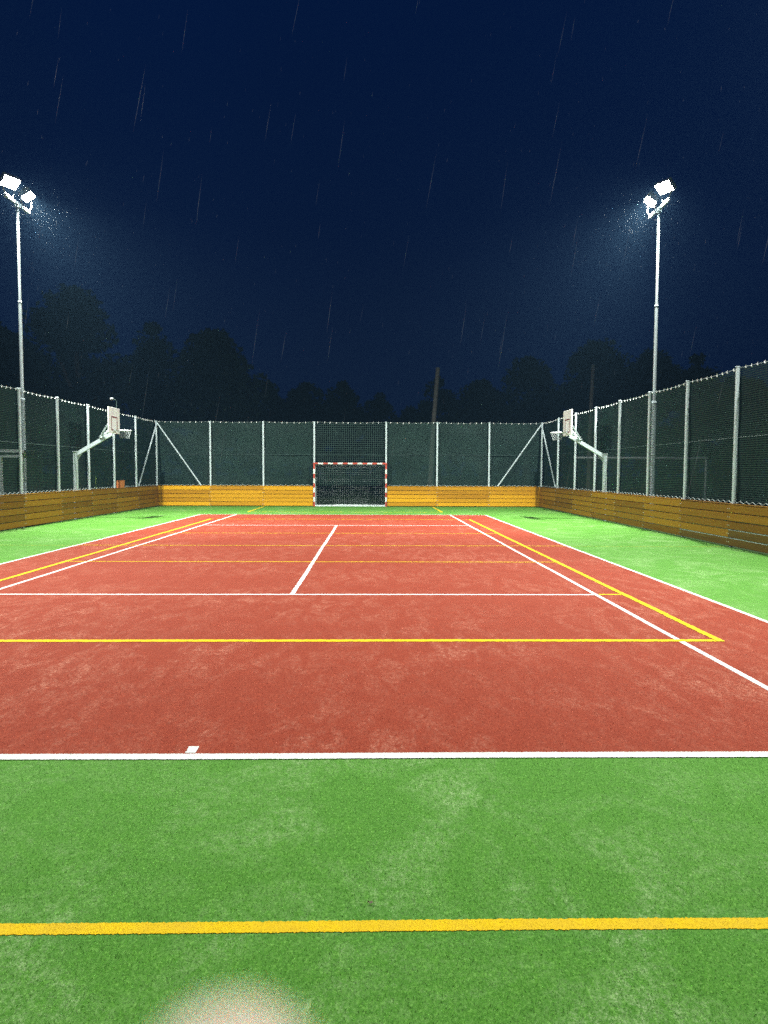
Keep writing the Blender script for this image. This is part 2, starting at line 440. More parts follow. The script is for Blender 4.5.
def board_wall(p0, axis, length, inward, joints, label, wood, dark_fn=None):
    """p0 = end of the face line on the ground; axis = unit vector along; inward = unit vector to the court"""
    root = empty('board_wall', (p0[0], p0[1], 0), math.atan2(axis[1], axis[0]))
    # local: x along, y = outward (+) / inward (-)
    s = 1 if (Vector((axis[0], axis[1], 0)).cross(Vector((-inward[0], -inward[1], 0)))).z > 0 else -1
    mb = MB(); bl = MB(); th = 0.042; rows = 5; z0 = 0.022; hgt = (WT - z0) / rows
    js = [0.0] + [j for j in joints if 0.1 < j < length - 0.1] + [length]
    for r in range(rows):
        for a, b_ in zip(js[:-1], js[1:]):
            tone = random.uniform(0.0, 0.9)
            proud = random.uniform(-0.003, 0.003)
            mt = 0
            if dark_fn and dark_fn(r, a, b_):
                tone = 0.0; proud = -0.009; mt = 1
            zc = z0 + hgt * (r + 0.5) + random.uniform(-0.002, 0.002)
            rot = Matrix.Rotation(random.uniform(-0.0012, 0.0012), 3, 'Y')
            mb.cbox(((a + b_) / 2, s * (th / 2 + proud), zc), (b_ - a - 0.006, th, hgt - 0.017), 0.007, rot, tone, mt, axis=0)
    for j in js[1:-1]:
        for r in range(rows):
            for dx in (-0.035, 0.035):
                z = z0 + hgt * (r + 0.5)
                bl.tube([(j + dx, s * 0.002, z), (j + dx, s * -0.012, z)], 0.011, 8)
        # steel upright the planks are bolted to
    up = MB()
    for j in js[1:-1] + [0.06, length - 0.06]:
        up.box((j, s * (th + 0.024), (WT - 0.03) / 2 - 0.02), (0.06, 0.04, WT - 0.02))
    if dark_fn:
        ed = MB()  # pale strips standing in for light caught on the low planks' top edges
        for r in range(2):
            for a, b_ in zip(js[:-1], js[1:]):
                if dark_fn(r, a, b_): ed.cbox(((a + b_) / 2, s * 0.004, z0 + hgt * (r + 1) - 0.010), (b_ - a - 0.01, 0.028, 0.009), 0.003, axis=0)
        ed.build('lit_edge_strip', M['lit_edge'], root)
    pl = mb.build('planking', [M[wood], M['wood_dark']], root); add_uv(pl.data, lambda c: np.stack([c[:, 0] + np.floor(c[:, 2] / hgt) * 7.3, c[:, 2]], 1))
    bl.build('bolt_heads', M['bolt'], root)
    up.build('upright', M['galv'], root)
    cp = MB()
    for a, b_ in zip(js[:-1], js[1:]):
        cp.cbox(((a + b_) / 2, s * 0.078, WT + 0.011), (b_ - a - 0.005, 0.150, 0.020), 0.004, None, random.uniform(0.1, 0.6), 0, axis=0)
    c = cp.build('cap_rail', M[wood], root); add_uv(c.data, lambda c: np.stack([c[:, 0] + 3.1, c[:, 1]], 1))
    tag(root, label, 'board wall', 'timber boards around the pitch')
    return root
M['wood_dark'] = wood_mat('dark_planks', (0.07, 0.036, 0.006), (0.16, 0.085, 0.012), (0.24, 0.13, 0.02))  # darker brown for the low planks of the right wall
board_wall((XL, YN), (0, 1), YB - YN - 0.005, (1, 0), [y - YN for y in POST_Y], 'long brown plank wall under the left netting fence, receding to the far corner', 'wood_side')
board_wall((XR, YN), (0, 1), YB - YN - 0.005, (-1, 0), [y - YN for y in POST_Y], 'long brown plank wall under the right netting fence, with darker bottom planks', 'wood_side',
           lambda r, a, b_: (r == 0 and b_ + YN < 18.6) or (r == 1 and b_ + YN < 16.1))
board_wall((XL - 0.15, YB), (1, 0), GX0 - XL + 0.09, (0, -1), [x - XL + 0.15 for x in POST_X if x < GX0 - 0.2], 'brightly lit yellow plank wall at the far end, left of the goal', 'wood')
board_wall((GX1 + 0.06, YB), (1, 0), XR + 0.15 - GX1 - 0.06, (0, -1), [x - GX1 - 0.06 for x in POST_X if x > GX1 + 0.2], 'brightly lit yellow plank wall at the far end, right of the goal', 'wood')

# ------------------------------------------------------------------ netting fences
def post_mesh():
    mb = MB(); mb.tube([(0, 0, 0.0), (0, 0, FT)], 0.044, 14); mb.tube([(0, 0, FT), (0, 0, FT + 0.02)], [0.056, 0.045], 14)
    me = mb.build('post', M['galv'], None, True); d = me.data; bpy.data.objects.remove(me); return d
POSTM = post_mesh()
def clip_mesh():
    mb = MB(); mb.tube([(0, 0, -0.05), (0.03, 0, -0.012), (0, 0, 0.028), (-0.03, 0, -0.012), (0, 0, -0.05)], 0.014, 6)
    o = mb.build('clip', M['clip']); d = o.data; bpy.data.objects.remove(o); return d
CLIPM = clip_mesh()

def net_top(t, posts, sag=0.03):
    k = 0
    for a, b_ in zip(posts[:-1], posts[1:]):
        if a <= t <= b_:
            u = (t - a) / (b_ - a); return FT - sag * 4 * u * (1 - u)
    return FT
def fence(origin, rz, posts, net_off, label, open_span=None, clips=None, post_skip=(), seam='seam'):
    """local x runs along the fence; posts = local x; net_off = local y of the netting"""
    root = empty('netting_fence', origin, rz)
    for x in posts:
        if x in post_skip: continue
        o = link('post', POSTM, root); o.location = (x, 0, 0)
    L0, L1 = posts[0], posts[-1]
    zb = WT + 0.055
    def netpart(name, mat, a, b_):
        n = max(2, int((b_ - a) / 0.12)); mb = MB(); nz = 14
        vs = []
        for i in range(n + 1):
            x = a + (b_ - a) * i / n; zt = net_top(x, posts) - 0.02
            for j in range(nz + 1):
                z = zb + (zt - zb) * j / nz
                bel = 0.022 * math.sin(x * 1.9 + z) + 0.015 * math.sin(z * 4.1 + x * 0.7)
                vs.append((x, net_off + bel, z))
        fs = [(i * (nz + 1) + j, (i + 1) * (nz + 1) + j, (i + 1) * (nz + 1) + j + 1, i * (nz + 1) + j + 1) for i in range(n) for j in range(nz)]
        mb.add(vs, fs)
        o = mb.build(name, mat, root, True); add_uv(o.data, lambda c: np.stack([c[:, 0], c[:, 2]], 1))
    if open_span:
        netpart('net', M['net'], L0, open_span[0]); netpart('net', M['net'], open_span[1], L1)
        netpart('goal_net_panel', M['net_open'], open_span[0] + 0.001, open_span[1] - 0.001)
    else:
        netpart('net', M['net'], L0, L1)
    mb = MB(); n = int((L1 - L0) / 0.2)
    mb.tube([(L0 + (L1 - L0) * i / n, net_off - 0.0, net_top(L0 + (L1 - L0) * i / n, posts)) for i in range(n + 1)], 0.007, 6)
    mb.build('top_rope', M['cord'], root)
    mb = MB()
    # bottom cord laced to the boards
    pts = []
    n = int((L1 - L0) / 0.13)
    for i in range(n + 1):
        x = L0 + (L1 - L0) * i / n
        if open_span and open_span[0] < x < open_span[1]:
            if len(pts) > 1: mb.tube(pts, 0.007, 5)
            pts = []; continue
        pts.append((x, net_off * 0.6, zb + (0.022 if i % 2 else -0.028)))
    if len(pts) > 1: mb.tube(pts, 0.007, 5)
    mb.build('bottom_lacing', M['lace'], root)
    mb = MB()
    mb.tube([(L0, net_off - 0.03, 2.46), (L1, net_off - 0.03, 2.46)], 0.012, 5)
    mb.build('middle_wire', M[seam], root)
    if clips:
        a, b_, st = clips; x = a; k = 0
        while x < b_ and k < 100:
            o = link('clip', CLIPM, root); o.location = (x, net_off * 0.85, net_top(x, posts) + 0.012); o.rotation_euler = (0, 0, 0.3 * math.sin(k * 5.1))
            x += st * (1 + 0.18 * math.sin(k * 3.7)); k += 1
    return tag(root, label, 'fence', 'netting fences around the pitch')

PXL, PXR, PYB = XL - 0.10, XR + 0.10, YB + 0.10
def brace(root, a, b_):
    mb = MB(); mb.tube([a, b_], 0.032, 10); mb.build('brace', M['galv'], root, True)
# left: local x = +Y, local y = -X (outside is +)
fl = fence((PXL, 0, 0), PI / 2, POST_Y + [PYB], 0.09, 'tall dark green netting fence on steel posts along the left side', clips=(14.5, PYB, 0.26), post_skip=(PYB,))
brace(fl, (PYB - 0.06, -0.05, 3.93), (31.42, -0.05, 0.99))
fr = fence((PXR, 0, 0), PI / 2, POST_Y + [PYB], -0.09, 'tall dark green netting fence on steel posts along the right side', clips=(14.0, PYB, 0.26), post_skip=(PYB,))
brace(fr, (PYB - 0.06, 0.05, 3.93), (31.42, 0.05, 0.99))
fb = fence((0, PYB, 0), 0, [PXL] + POST_X + [PXR], 0.09, 'dark green netting fence across the far end behind the goal, braced at both corners', open_span=(GX0, GX1), clips=(PXL + 0.1, PXR, 0.29))
brace(fb, (PXL + 0.06, -0.05, 3.93), (-8.08, -0.05, 0.99))
brace(fb, (PXR - 0.06, -0.05, 3.93), (6.06, -0.05, 0.99))

# ------------------------------------------------------------------ floodlight masts
LIGHT_W = 1500
def mast(x, y, side, label, aim_y, beam_y, lamp_gain=(1, 1)):
    """side = +1: court lies towards +X"""
    root = empty('floodlight_mast', (x, y, 0))
    mb = MB(); mb.tube([(0, 0, -0.05), (0, 0, 3.88)], 0.072, 16); mb.tube([(0, 0, 3.88), (0, 0, 3.94)], [0.08, 0.06], 16); mb.build('lower_pole', M['galv'], root, True)
    mb = MB(); mb.tube([(0, 0, 3.90), (0, 0, 6.9)], 0.052, 14); mb.tube([(0, 0, 6.9), (0, 0, 6.95)], [0.06, 0.045], 14); mb.tube([(0, 0, 6.94), (0, 0, 9.87)], 0.042, 14); mb.build('upper_pole', M['galv'], root, True)
    mb = MB(); mb.box((0, 0, 9.90), (0.08, 1.5, 0.08)); mb.box((0, 0, 9.84), (0.14, 0.14, 0.10)); mb.build('crossarm', M['galv'], root)
    for sy in (-1, 1):
        c = Vector((side * 0.06, sy * 0.56, 10.34))
        tgt = Vector((side * 7.5, aim_y[0 if sy < 0 else 1] - y, 0.0))
        d = (tgt - c).normalized()
        q = d.to_track_quat('-Z', 'Y'); R = q.to_matrix()
        mb = MB()
        mb.cbox(c - R @ Vector((0, 0, -0.07)), (0.52, 0.38, 0.10), 0.02, R, axis=0)
        for k in range(7):      # cooling fins
            mb.box(c + R @ Vector((-0.21 + 0.07 * k, 0, 0.155)), (0.012, 0.32, 0.07), R)
        h = mb.build('lamp_head', M['housing'], root)
        # visor rim
        mb = MB()
        for sx in (-1, 1): mb.box(c + R @ Vector((sx * 0.255, 0, -0.0)), (0.016, 0.38, 0.05), R)
        for s2 in (-1, 1): mb.box(c + R @ Vector((0, s2 * 0.182, 0.0)), (0.494, 0.016, 0.05), R)
        mb.build('rim', M['housing'], h)
        mb = MB(); mb.box(c + R @ Vector((0, 0, 0.012)), (0.47, 0.33, 0.012), R); mb.build('lens', M['lens'], h)
        mb = MB(); mb.box((0, sy * 0.56, 9.955), (0.03, 0.44, 0.03))
        mb.tube([(0, sy * 0.56 - 0.20, 9.94), (0, sy * 0.56 - 0.36, 10.12), c + R @ Vector((0, 0, 0.07)) + Vector((0, -0.34, 0))], 0.018, 6)
        mb.tube([(0, sy * 0.56 + 0.20, 9.94), (0, sy * 0.56 + 0.36, 10.12), c + R @ Vector((0, 0, 0.07)) + Vector((0, 0.34, 0))], 0.018, 6)
        mb.build('bracket', M['housing'], h)
        d = (Vector((side * 5.6, beam_y[0 if sy < 0 else 1] - y, 0.0)) - c).normalized(); q = d.to_track_quat('-Z', 'Y')
        ld = bpy.data.lights.new('floodlight_beam', 'AREA'); ld.shape = 'RECTANGLE'; ld.size = 0.44; ld.size_y = 0.30
        ld.energy = LIGHT_W * lamp_gain[0 if sy < 0 else 1]; ld.color = (0.98, 1.0, 0.93); ld.spread = math.radians(118)
        lo = bpy.data.objects.new('floodlight_beam', ld); COL.objects.link(lo); lo.parent = root
        lo.location = c + d * 0.05; lo.rotation_euler = q.to_euler()
    return tag(root, label, 'floodlight', 'floodlight masts beside the pitch')
mast(-10.97, 22.9, 1, 'slim steel floodlight mast behind the left fence, twin lamps glaring at left edge', (18.0, 24.6), (19.0, 29.2), (1.1, 1.5))
mast(8.97, 22.75, -1, 'slim steel floodlight mast behind the right fence, twin lamps lit', (18.0, 24.6), (19.0, 29.2), (1.1, 1.5))
mast(-10.97, 9.1, 1, 'nearer floodlight mast at the left fence, out of the frame', (3.4, 12.6), (3.6, 12.2), (0.50, 0.60))
mast(8.97, 9.1, -1, 'nearer floodlight mast at the right fence, out of the frame', (3.4, 12.6), (3.6, 12.2), (0.50, 0.60))

# ------------------------------------------------------------------ basketball hoops
def hoop(x, y, rz, label):
    root = empty('basketball_hoop', (x, y, 0), rz)   # local +x points to the court
    mb = MB(); mb.box((0, 0, 1.14), (0.115, 0.13, 2.32)); mb.box((0, 0, 2.315), (0.15, 0.15, 0.03)); mb.build('post', M['galv'], root)
    mb = MB()
    a, b_ = Vector((0.02, 0, 2.22)), Vector((1.25, 0, 2.93))
    d = (b_ - a); rot = Matrix.Rotation(-math.atan2(d.z, d.x), 3, 'Y')
    mb.box((a + b_) / 2, (d.length, 0.10, 0.12), rot)
    mb.add([(0.06, -0.008, 2.0), (0.06, 0.008, 2.0), (0.30, -0.008, 2.36), (0.30, 0.008, 2.36), (0.06, -0.008, 2.24), (0.06, 0.008, 2.24)],
           [(0, 2, 4), (1, 5, 3), (0, 1, 3, 2), (2, 3, 5, 4), (4, 5, 1, 0)])
    mb.build('arm', M['galv'], root)
    mb = MB()
    for s in (-1, 1):
        mb.tube([(0.86, s * 0.05, 2.80), (1.315, s * 0.30, 3.36)], 0.022, 8)
        mb.tube([(0.95, s * 0.05, 2.86), (1.315, s * 0.30, 3.02)], 0.022, 8)
    mb.build('brace', M['galv'], root)
    mb = MB(); mb.cbox((1.335, 0, 3.39), (0.035, 1.06, 0.88), 0.006, axis=1); bd = mb.build('backboard', M['board'], root)
    mb = MB(); xf = 1.3555; t = 0.045   # target square and border
    for (c, s) in (((xf, 0, 3.50), (0.004, 0.59, t)), ((xf, 0, 3.06), (0.004, 0.59, t)),
                   ((xf, -0.272, 3.28), (0.004, t, 0.40 - 0.004)), ((xf, 0.272, 3.28), (0.004, t, 0.40 - 0.004))):
        mb.box(c, s)
    mb.build('target_square', M['mark'], bd)
    mb = MB(); cx = 1.355 + 0.12 + 0.225
    mb.tube([(cx + 0.225 * math.cos(2 * PI * k / 24), 0.225 * math.sin(2 * PI * k / 24), 3.05) for k in range(25)], 0.015, 8)
    mb.box((1.355 + 0.07, 0, 3.045), (0.16, 0.12, 0.02)); mb.box((1.361, 0, 3.01), (0.012, 0.2, 0.16)); mb.build('rim', M['frame'], root, True)
    mb = MB()
    for k in range(12):
        p = []
        for j in range(6):
            u = j / 5; rr = 0.225 - 0.075 * u ** 0.7; a_ = 2 * PI * (k + (0.5 if j % 2 else 0)) / 12
            p.append((cx + rr * math.cos(a_), rr * math.sin(a_), 3.04 - 0.26 * u))
        mb.tube(p, 0.0035, 4)
        p = [(cx + (0.225 - 0.075 * (j / 5) ** 0.7) * math.cos(2 * PI * (k - (0.5 if j % 2 else 0)) / 12), (0.225 - 0.075 * (j / 5) ** 0.7) * math.sin(2 * PI * (k - (0.5 if j % 2 else 0)) / 12), 3.04 - 0.26 * j / 5) for j in range(6)]
        mb.tube(p, 0.0035, 4)
    mb.build('net', M['string'], root)
    return tag(root, label, 'basketball hoop', 'basketball hoops at the side boards')
hoop(-10.205, 25.0, 0.0, 'basketball backboard and hoop on a cranked steel arm, at the left fence')
hoop(8.195, 25.05, PI, 'basketball backboard and hoop on a cranked steel arm, at the right fence')
# small lamp on a bent stalk above the left board
t = empty('small_lamp', (-8.87, 25.30, 3.83))
mb = MB(); mb.tube([(0, 0, 0.0), (0, 0, 0.24), (-0.03, -0.02, 0.30), (-0.10, -0.05, 0.31)], 0.012, 8); mb.build('stalk', M['seam'], t)
mb = MB(); mb.tube([(-0.09, -0.05, 0.335), (-0.13, -0.06, 0.33), (-0.19, -0.08, 0.31), (-0.20, -0.082, 0.305)], [0.03, 0.042, 0.035, 0.008], 10); mb.build('head', M['string'], t, True)
tag(t, 'tiny white lamp head on a bent stalk above the left backboard', 'lamp')

# ------------------------------------------------------------------ handball goal set into the far boards
gw0, gw1, gh, gy = GX0, GX1, 2.05, YB - 0.0
t = empty('handball_goal', ((gw0 + gw1) / 2, gy, 0))
hw = (gw1 - gw0) / 2
def striped(name, a, b_, n, first):
    mb = MB(); a, b_ = Vector(a), Vector(b_)
    ax = 2 if abs((b_ - a).z) > 0.5 else 0
    for k in range(n):
        p, q = a.lerp(b_, k / n), a.lerp(b_, (k + 1) / n)
        s = [0.076, 0.076, 0.076]; s[ax] = (q - p).length
        mb.cbox((p + q) / 2, s, 0.008, None, 0.5, (k + first) % 2, axis=ax)
    return mb.build(name, [M['red_paint'], M['white_paint']], t)
striped('post', (-hw, 0, 0.005), (-hw, 0, gh - 0.045), 9, 0)
striped('post', (hw, 0, 0.005), (hw, 0, gh - 0.045), 9, 0)
striped('crossbar', (-hw - 0.0425, 0, gh), (hw + 0.0425, 0, gh), 15, 0)
mb = MB()
bk = 1.05
for s in (-1, 1):
    mb.tube([(s * hw, 0.05, 0.03), (s * hw, bk, 0.03), (s * hw, bk * 0.75, gh - 0.15), (s * hw, 0.05, gh)], 0.02, 8)
mb.tube([(-hw, bk, 0.03), (hw, bk, 0.03)], 0.02, 8); mb.tube([(-hw, 0.0, 0.03), (hw, 0.0, 0.03)], 0.022, 8)
mb.build('rear_frame', M['frame'], t)
mb = MB(); cs = 0.10; r_ = 0.0042
def sagz(x, u): return -0.10 * (1 - (x / hw) ** 2) * math.sin(PI * min(1, u * 1.6) if u < 0.62 else 0)
def netpt(x, u):   # u 0: crossbar -> 1: ground at back
    if u < 0.3:
        k = u / 0.3; y, z = 0.05 + (bk * 0.75 - 0.05) * k, gh + (-0.15) * k
    else:
        k = (u - 0.3) / 0.7; y, z = bk * 0.75 + bk * 0.25 * k, (gh - 0.15) * (1 - k) + 0.03
    return (x, y - 0.03 * math.sin(PI * u) * (1 - (x / hw) ** 2), z + sagz(x, u) * 0.6)
nx = int(2 * hw / cs); nu = 28
for i in range(nx + 1):
    x = -hw + 2 * hw * i / nx; mb.tube([netpt(x, j / 14) for j in range(15)], r_, 4, cap=False)
for j in range(nu + 1):
    mb.tube([netpt(-hw + 2 * hw * i / 12, j / nu) for i in range(13)], r_, 4, cap=False)
for s in (-1, 1):
    for j in range(1, 19):
        z = gh * j / 19; ymax = bk - 0.25 * bk * z / (gh - 0.15)
        mb.tube([(s * hw, 0.05, z), (s * hw, max(0.1, ymax), z)], r_, 4, cap=False)
    for j in range(1, 10):
        y = 0.05 + (bk - 0.05) * j / 10
        zt = gh - 0.15 * y / (bk * 0.75) if y < bk * 0.75 else (gh - 0.15) * (bk - y) / (bk * 0.25)
        mb.tube([(s * hw, y, 0.03), (s * hw, y, max(0.05, zt))], r_, 4, cap=False)
mb.build('net', M['string'], t)
tag(t, 'red and white striped handball goal with net, set into the far boards', 'goal')

# ------------------------------------------------------------------ things beyond the fence
t = empty('football_goal', (14.15, 37.5, -0.05))
for s in (-1, 1):
    mb = MB(); mb.tube([(s * 3.47, 0, 0), (s * 3.47, 0, 2.44)], 0.06, 12); mb.build('post', M['dull_white'], t, True)
mb = MB(); mb.tube([(-3.53, 0, 2.49), (3.53, 0, 2.49)], 0.06, 12); mb.build('crossbar', M['dull_white'], t, True)
mb = MB()
for s in (-1, 1): mb.tube([(s * 3.47, 0.05, 2.42), (s * 3.47, 0.8, 2.3), (s * 3.47, 2.0, 0.02), (s * 3.47, 0.05, 0.02)], 0.018, 6)
mb.tube([(-3.47, 2.0, 0.03), (3.47, 2.0, 0.03)], 0.02, 6)
mb.build('rear_frame', M['pole_wood'], t)
tag(t, 'white football goal frame standing beyond the right netting fence', 'goal')

t = empty('shelter', (-11.86, 21.75, -0.05))
mb = MB()
for x in (-2.6, -1.3, 0.76, 1.36):
    mb.box((x, 0, 1.05), (0.07, 0.07, 2.10))
mb.box((-0.62, 0, 2.135), (4.03, 0.075, 0.07)); mb.box((-0.62, 0, 2.29), (4.10, 0.09, 0.09))
mb.build('frame', M['frame'], t)
mb = MB(); mb.box((-0.62, 0.75, 2.31), (4.1, 1.40, 0.03)); mb.build('roof', M['panel'], t)
mb = MB(); mb.box((-0.62, 1.35, 1.2), (4.0, 0.03, 2.1)); mb.build('back_panel', M['panel'], t)
mb = MB(); mb.box((-0.62, 1.05, 0.45), (3.8, 0.35, 0.04))
for x in (-2.2, -0.6, 1.0): mb.box((x, 1.05, 0.22), (0.05, 0.3, 0.42))
mb.build('bench', M['pole_wood'], t)
tag(t, 'pale framed shelter partly seen through the left net, at the left edge', 'shelter')

def tpole(x, y, h, lean, r, label):
    mb = MB(); n = 8
    mb.tube([(lean * k / n + 0.02 * math.sin(k), 0.01 * math.cos(k * 1.7), -0.1 + h * k / n) for k in range(n + 1)], [r * (1 - 0.25 * k / n) for k in range(n + 1)], 12)
    o = mb.build('wooden_pole', M['pole_wood'], None, True); o.location = (x, y, -0.05)
    tag(o, label, 'pole', 'old wooden poles beyond the fence')
tpole(3.62, 45.0, 8.3, 0.50, 0.17, 'leaning grey wooden pole beyond the far fence, right of the goal')
tpole(12.75, 42.0, 8.1, 0.18, 0.15, 'upright dark wooden pole beyond the right fence, behind the right hoop')

# orange crate on the left cap rail
t = empty('crate', (-10.165, 29.3, WT + 0.022))
mb = MB(); mb.box((0, 0, 0.01), (0.15, 0.50, 0.02))
for sx in (-1, 1): mb.box((sx * 0.068, 0, 0.15), (0.014, 0.50, 0.26))
for sy in (-1, 1): mb.box((0, sy * 0.243, 0.15), (0.12, 0.014, 0.26))
mb.build('body', M['orange'], t)
mb = MB()
for sx in (-1, 1): mb.box((sx * 0.072, 0, 0.287), (0.022, 0.52, 0.014))
for sy in (-1, 1): mb.box((0, sy * 0.25, 0.287), (0.12, 0.022, 0.014))
mb.build('rim', M['orange'], t)
tag(t, 'small orange crate on top of the left board wall, near the far corner', 'crate')

# weeds outside the left boards
def weed(x, y, h, nl, seed):
    rr = random.Random(seed); mb = MB()
    mb.tube([(0, 0, -0.05), (0.02, 0.01, h * 0.5), (0.03 + rr.uniform(-.06, .06), 0.0, h)], [0.012, 0.009, 0.004], 6)
    for k in range(nl):
        z = h * (0.35 + 0.65 * (k + 0.5) / nl); a = k * 2.4; L = 0.16 * (1.25 - z / h)
        c, s = math.cos(a), math.sin(a)
        mb.add([(0.02, 0, z), (L * .5 * c - .02 * s, L * .5 * s + .02 * c, z + L * .5), (L * c, L * s, z + L * .45), (L * .5 * c + .02 * s, L * .5 * s - .02 * c, z + L * .5)], [(0, 1, 2, 3)])
    o = mb.build('weed', M['weed']); o.location = (x, y, -0.05); return o
tag(weed(-10.40, 27.3, 1.52, 22, 1), 'tall yellow green weed stalk behind the left net, near the hoop', 'plant')
mb = MB()
for k in range(420):
    y = random.uniform(18.5, 26.0) if k % 3 else random.uniform(18.5, 31)
    x = -10.48 + random.uniform(-0.12, 0.09); h = random.uniform(0.6, 1.0) + (0.26 if random.random() < 0.35 else 0.05)
    a = random.uniform(0, 2 * PI); w = 0.012; l = random.uniform(-0.12, 0.12)
    mb.add([(x - w * math.cos(a), y - w * math.sin(a), -0.05), (x + w * math.cos(a), y + w * math.sin(a), -0.05), (x + l, y + l * 0.6, h)], [(0, 1, 2)])
tag(mb.build('tall_grass', M['weed']), 'tall grass blades growing outside the left board wall', 'grass', kind='stuff')

# dead leaf on the near turf
mb = MB()
mb.add([(0, 0, .012), (.014, .010, .020), (.030, .004, .014), (.020, -.010, .018), (.008, -.012, .012)], [(0, 1, 2, 3, 4)])
mb.add([(-.012, .004, .010), (-.002, .014, .022), (.004, .002, .012)], [(0, 1, 2)])
mb.tube([(.03, .004, .014), (.042, .010, .012)], 0.0012, 5)
o = mb.build('leaf', M['deadleaf']); o.location = (-0.004, 2.66, 0); o.scale = (0.6, 0.6, 0.6)
tag(o, 'tiny dead brown leaf lying on the green turf by the near yellow line', 'leaf')

# ------------------------------------------------------------------ trees
def tree_meshes(h, w, seed, n_leaf=4600):
    r = np.random.default_rng(seed)
    base = 0.22 * h; cz = (h + base) / 2; rz_ = (h - base) / 2; rx = w / 2
    nc = 46
    cl = []
    while len(cl) < nc:
        p = r.uniform(-1, 1, 3)
        q = np.linalg.norm(p)
        if q < 1 and q > 0.25:
            shrink = 1.0 if p[2] < 0.1 else 1 - 0.35 * p[2]
            cl.append((p[0] * rx * 0.82 * shrink, p[1] * rx * 0.82 * shrink, cz + p[2] * rz_ * 0.84, r.uniform(0.24, 0.42) * rx))
    cl.append((0, 0, h - 0.25 * rx, 0.24 * rx))
    cl = np.array(cl)
    idx = r.integers(0, len(cl), n_leaf)
    d = r.normal(size=(n_leaf, 3)); d /= np.linalg.norm(d, axis=1)[:, None]
    rad = r.uniform(0.15, 1.0, n_leaf) ** 0.5
    P = cl[idx, :3] + d * (cl[idx, 3] * rad)[:, None] * np.array([1, 1, 0.85])
    a = r.normal(size=(n_leaf, 3)); a /= np.linalg.norm(a, axis=1)[:, None]
    b = np.cross(a, r.normal(size=(n_leaf, 3))); b /= np.linalg.norm(b, axis=1)[:, None]
    L = (r.uniform(0.14, 0.34, n_leaf) * (w / 9) ** 0.5)[:, None]; Wd = L * 0.55
    V = np.stack([P - a * L, P + b * Wd, P + a * L, P - b * Wd], 1).reshape(-1, 3)
    fs = np.arange(4 * n_leaf).reshape(-1, 4)
    me = bpy.data.meshes.new('crown'); me.from_pydata(V.tolist(), [], fs.tolist())
    at = me.attributes.new('tone', 'FLOAT', 'FACE'); at.data.foreach_set('value', r.uniform(0, 1, n_leaf).astype(np.float32))
    me.materials.append(M['leaf_a'] if seed % 2 else M['leaf_b']); me.update()
    mb = MB()
    mb.tube([(0, 0, -0.1), (0.03 * h * 0.3, 0, h * 0.25), (0, 0.02 * h, h * 0.5), (0, 0, h * 0.85)], [0.035 * h, 0.028 * h, 0.018 * h, 0.005 * h], 10)
    for k in range(9):
        c = cl[k]; z = base + (c[2] - base) * 0.35
        mb.tube([(0, 0.01 * h, z), (c[0] * 0.5, c[1] * 0.5, (z + c[2]) / 2 + 0.2), (c[0], c[1], c[2])], [0.013 * h, 0.008 * h, 0.003 * h], 7)
    return me, mb
TREES = [  # x, y, height, crown width, seed, label
 (-29.5, 58, 13.6, 10.0, 1, 'broad dark tree at the left edge, behind the left floodlight'),
 (-22.4, 55, 15.5, 9.6, 2, 'tallest rounded dark tree, right of the left floodlight mast'),
 (-18.6, 62, 14.6, 6.2, 3, 'narrow dark tree in the dip right of the tallest left tree'),
 (-12.4, 56, 12.6, 8.0, 4, 'wide dark tree above the far left corner of the fence'),
 (-10.4, 72, 10.9, 5.6, 5, 'small dark treetop sloping down from the left trees'),
 (-6.9, 75, 11.2, 6.6, 6, 'low rounded dark tree left of the goal'),
 (-2.9, 72, 10.9, 5.0, 7, 'low rounded dark tree straight above the goal'),
 (0.9, 78, 10.4, 5.4, 8, 'lower dark treetop just right above the goal'),
 (4.3, 80, 9.2, 5.2, 9, 'lowest dark treetop in the gap left of the leaning pole'),
 (6.5, 70, 11.0, 5.0, 10, 'dark tree right behind the leaning wooden pole'),
 (10.1, 66, 10.4, 6.4, 11, 'dark tree between the leaning pole and right hoop'),
 (13.9, 64, 12.2, 7.0, 12, 'dark tree above the far right corner of the fence'),
 (19.2, 62, 13.2, 8.4, 13, 'tallest dark tree on the right, behind the upright pole'),
 (25.5, 66, 13.2, 7.4, 14, 'dark tree behind the right floodlight mast'),
 (29.0, 64, 12.5, 5.6, 15, 'small dark tree right of the right floodlight mast'),
 (36.5, 70, 11.2, 8.6, 16, 'dark tree at the right edge above the fence'),
]
for x, y, h, w, sd, lab in TREES:
    t = empty('tree', (x, y, -0.05), random.uniform(0, 6))
    me, mb = tree_meshes(h, w, sd, 11000 if w > 7 else 7500)
    link('crown', me, t); mb.build('trunk', M['bark'], t, True)
    tag(t, lab, 'tree', 'trees beyond the fence')
# far wood that reads as one mass
n = 15000; r = np.random.default_rng(99)
x = r.uniform(-95, 95, n); top = 6.6 + 1.3 * np.sin(x * 0.21) + 0.9 * np.sin(x * 0.57 + 1) + 0.5 * np.sin(x * 1.3)
P = np.stack([x, 96 + r.uniform(0, 9, n), top * r.uniform(0, 1, n) ** 0.55], 1)
a = r.normal(size=(n, 3)); a /= np.linalg.norm(a, axis=1)[:, None]; b = np.cross(a, r.normal(size=(n, 3))); b /= np.linalg.norm(b, axis=1)[:, None]
L = r.uniform(0.35, 0.8, n)[:, None]
V = np.stack([P - a * L, P + b * L * .6, P + a * L, P - b * L * .6], 1).reshape(-1, 3)
me = bpy.data.meshes.new('woods'); me.from_pydata(V.tolist(), [], np.arange(4 * n).reshape(-1, 4).tolist()); me.materials.append(M['leaf_a']); me.update()
tag(link('woods', me), 'dark far wood filling the gaps behind the trees', 'woods', kind='stuff')

